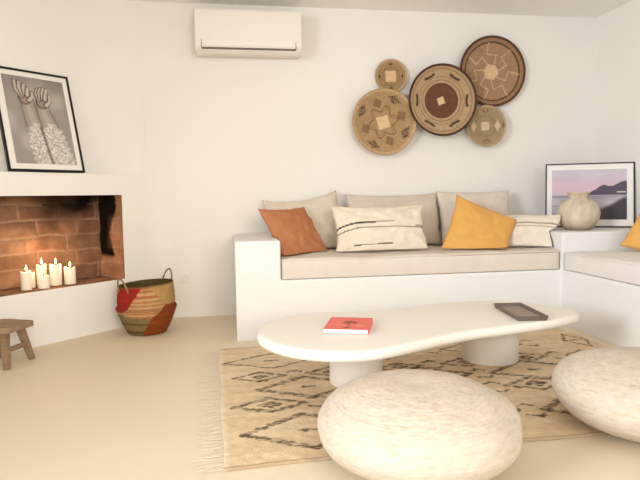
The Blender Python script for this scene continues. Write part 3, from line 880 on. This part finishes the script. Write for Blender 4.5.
gridmesh('cover_art', P, C, M_cover, cvr, False)
boxobj('page_block', -bw/2+.002, bw/2-.003, -bh_/2+.002, bh_/2-.002, .002, bt-.001, M_pages, bko)

# tray
tr = tag(empty('tray', (1.594, 2.953, zt+.0005), math.atan2(-.05, .395)*-1*-1), 'dark taupe rectangular tray lying on the right end of the coffee table', 'tray')
bm = bmesh.new(); tw, tl, th_, wl = .168, .385, .026, .006
def rect(a, b, z): return [bm.verts.new(p) for p in ((-a, -b, z), (a, -b, z), (a, b, z), (-a, b, z))]
r0 = rect(tw/2-.008, tl/2-.008, 0); r1 = rect(tw/2, tl/2, th_); r2 = rect(tw/2-wl, tl/2-wl, th_); r3 = rect(tw/2-wl-.006, tl/2-wl-.006, .006)
for a, b in ((r0, r1), (r1, r2), (r2, r3)):
    for k in range(4): bm.faces.new((a[k], a[(k+1) % 4], b[(k+1) % 4], b[k]))
bm.faces.new(r0[::-1]); bm.faces.new(r3)
bevel(frombm('tray_body', bm, M_tray, tr), .002, 2)
boxobj('tray_base', -tw/2+wl+.0075, tw/2-wl-.0075, -tl/2+wl+.0075, tl/2-wl-.0075, .0062, .0075, mat('tray_inside', lin(156, 142, 130), .5, .04, 20), tr)

# ------------------------------------------------------------------ poufs
def pouf(name, x, y, a, b, seed, label, tilt=(0, 0), rot=0.):
    n, k = 180, 100; V, C = [], []
    prof = []
    for i in range(k+1):
        th = -PI/2+PI*i/k
        r = abs(math.cos(th))**.82*a; z = math.copysign(abs(math.sin(th))**.95, math.sin(th))*b
        prof.append((max(r, .0005), z))
    V, F, K, A = lathe(prof, n)
    # knitted strands: rings round the axis with broken stitches
    arc = K/k*46
    st_ = np.sin(arc*2*PI)*.5+.5
    stitch = .6*vnoise(A*9+K*.3, arc*2, seed)+.4*vnoise(A*26, arc*3, seed+5)
    lump = vnoise((V[:, 0]+1)*6, (V[:, 1]+1)*6+V[:, 2]*5, seed+1)-.5
    fd = np.clip(np.hypot(V[:, 0], V[:, 1])/.16, 0, 1)
    stitch = .5+(stitch-.5)*fd
    disp = .0025*(st_-.5)*fd+.004*(stitch-.5)+.014*lump
    nrm = V/np.array([a*a, a*a, b*b]); nrm /= np.linalg.norm(nrm, axis=1)[:, None]
    V = V+nrm*disp[:, None]
    dim = np.exp(-(np.hypot(V[:, 0], V[:, 1])/.05)**2)*(V[:, 2] > 0)
    V[:, 2] -= dim*.006
    V[:, 2] = np.maximum(V[:, 2], -b*.93)       # flattened where it sits
    C = np.zeros((len(V), 3)); C[:] = lin(214, 202, 188)
    C = blend(C, (1-st_)*.30, lin(200, 178, 148)); C = blend(C, smooth01(.62, .9, stitch)*.55, lin(188, 162, 126)); C = blend(C, smooth01(.6, .9, 1-stitch)*.3, lin(232, 222, 206))
    C = blend(C, smooth01(.1, .4, lump)*.3, lin(212, 192, 164))
    o = pyd(name, V, F, M_pouf, None, True, C)
    o.location = (x, y, .0165+b*.93); o.rotation_euler = (tilt[0], tilt[1], rot)
    tag(o, label, 'pouf')
    return o
pouf('knitted_pouf', .665, 1.972, .372, .151, 4, 'round cream knitted floor pouf at front centre before the table')
pouf('knitted_pouf', 1.715, 2.10, .375, .153, 9, 'round cream knitted floor pouf at the right edge of the photo', rot=1.2)

# ------------------------------------------------------------------ camera
f = 571.06
yaw, pitch, roll = (math.radians(v) for v in (8.975, 4.455, -.885))
cy_, sy_ = math.cos(yaw), math.sin(yaw)
r = Vector((cy_, -sy_, 0)); fw = Vector((sy_, cy_, 0)); up = Vector((0, 0, 1))
f2_ = fw*math.cos(pitch)-up*math.sin(pitch); u2 = up*math.cos(pitch)+fw*math.sin(pitch)
r3 = r*math.cos(roll)+u2*math.sin(roll); u3 = u2*math.cos(roll)-r*math.sin(roll)
cd = bpy.data.cameras.new('camera'); cam = bpy.data.objects.new('camera', cd); COL.objects.link(cam)
cd.sensor_width = 36; cd.lens = f/640*36; cd.clip_start = .05
cam.matrix_world = Matrix(((r3.x, u3.x, -f2_.x, 0), (r3.y, u3.y, -f2_.y, 0), (r3.z, u3.z, -f2_.z, 1.0), (0, 0, 0, 1)))
S.camera = cam

# ------------------------------------------------------------------ light
w = bpy.data.worlds.new('world'); S.world = w; w.use_nodes = True
bg = w.node_tree.nodes['Background']; bg.inputs['Color'].default_value = (.96, .985, 1, 1); bg.inputs['Strength'].default_value = 1.44
def area(name, loc, target, sx, sy, e, col, spread=180):
    ld = bpy.data.lights.new(name, 'AREA'); ld.shape = 'RECTANGLE'; ld.size = sx; ld.size_y = sy; ld.energy = e; ld.color = col; ld.spread = math.radians(spread)
    o = bpy.data.objects.new(name, ld); COL.objects.link(o); o.location = loc
    o.rotation_euler = (Vector(target)-Vector(loc)).to_track_quat('-Z', 'Y').to_euler()
    return o
area('warm_left_fill', (.9, -2.4, 1.8), (-1.0, 3.9, .5), 2.4, 1.4, 27, (1, .93, .82), 70)  # added fill lamp that warms the left wall and floor; terrace unseen
area('cool_right_fill', (-3.05, .2, 1.75), (3.3, 3.3, 1.15), 1.6, 1.5, 54, (.90, .955, 1), 72)  # added fill lamp that brightens the right wall; no window stands there
S.view_settings.view_transform = 'Standard'
S.view_settings.look = 'None'
S.view_settings.exposure = 0.0
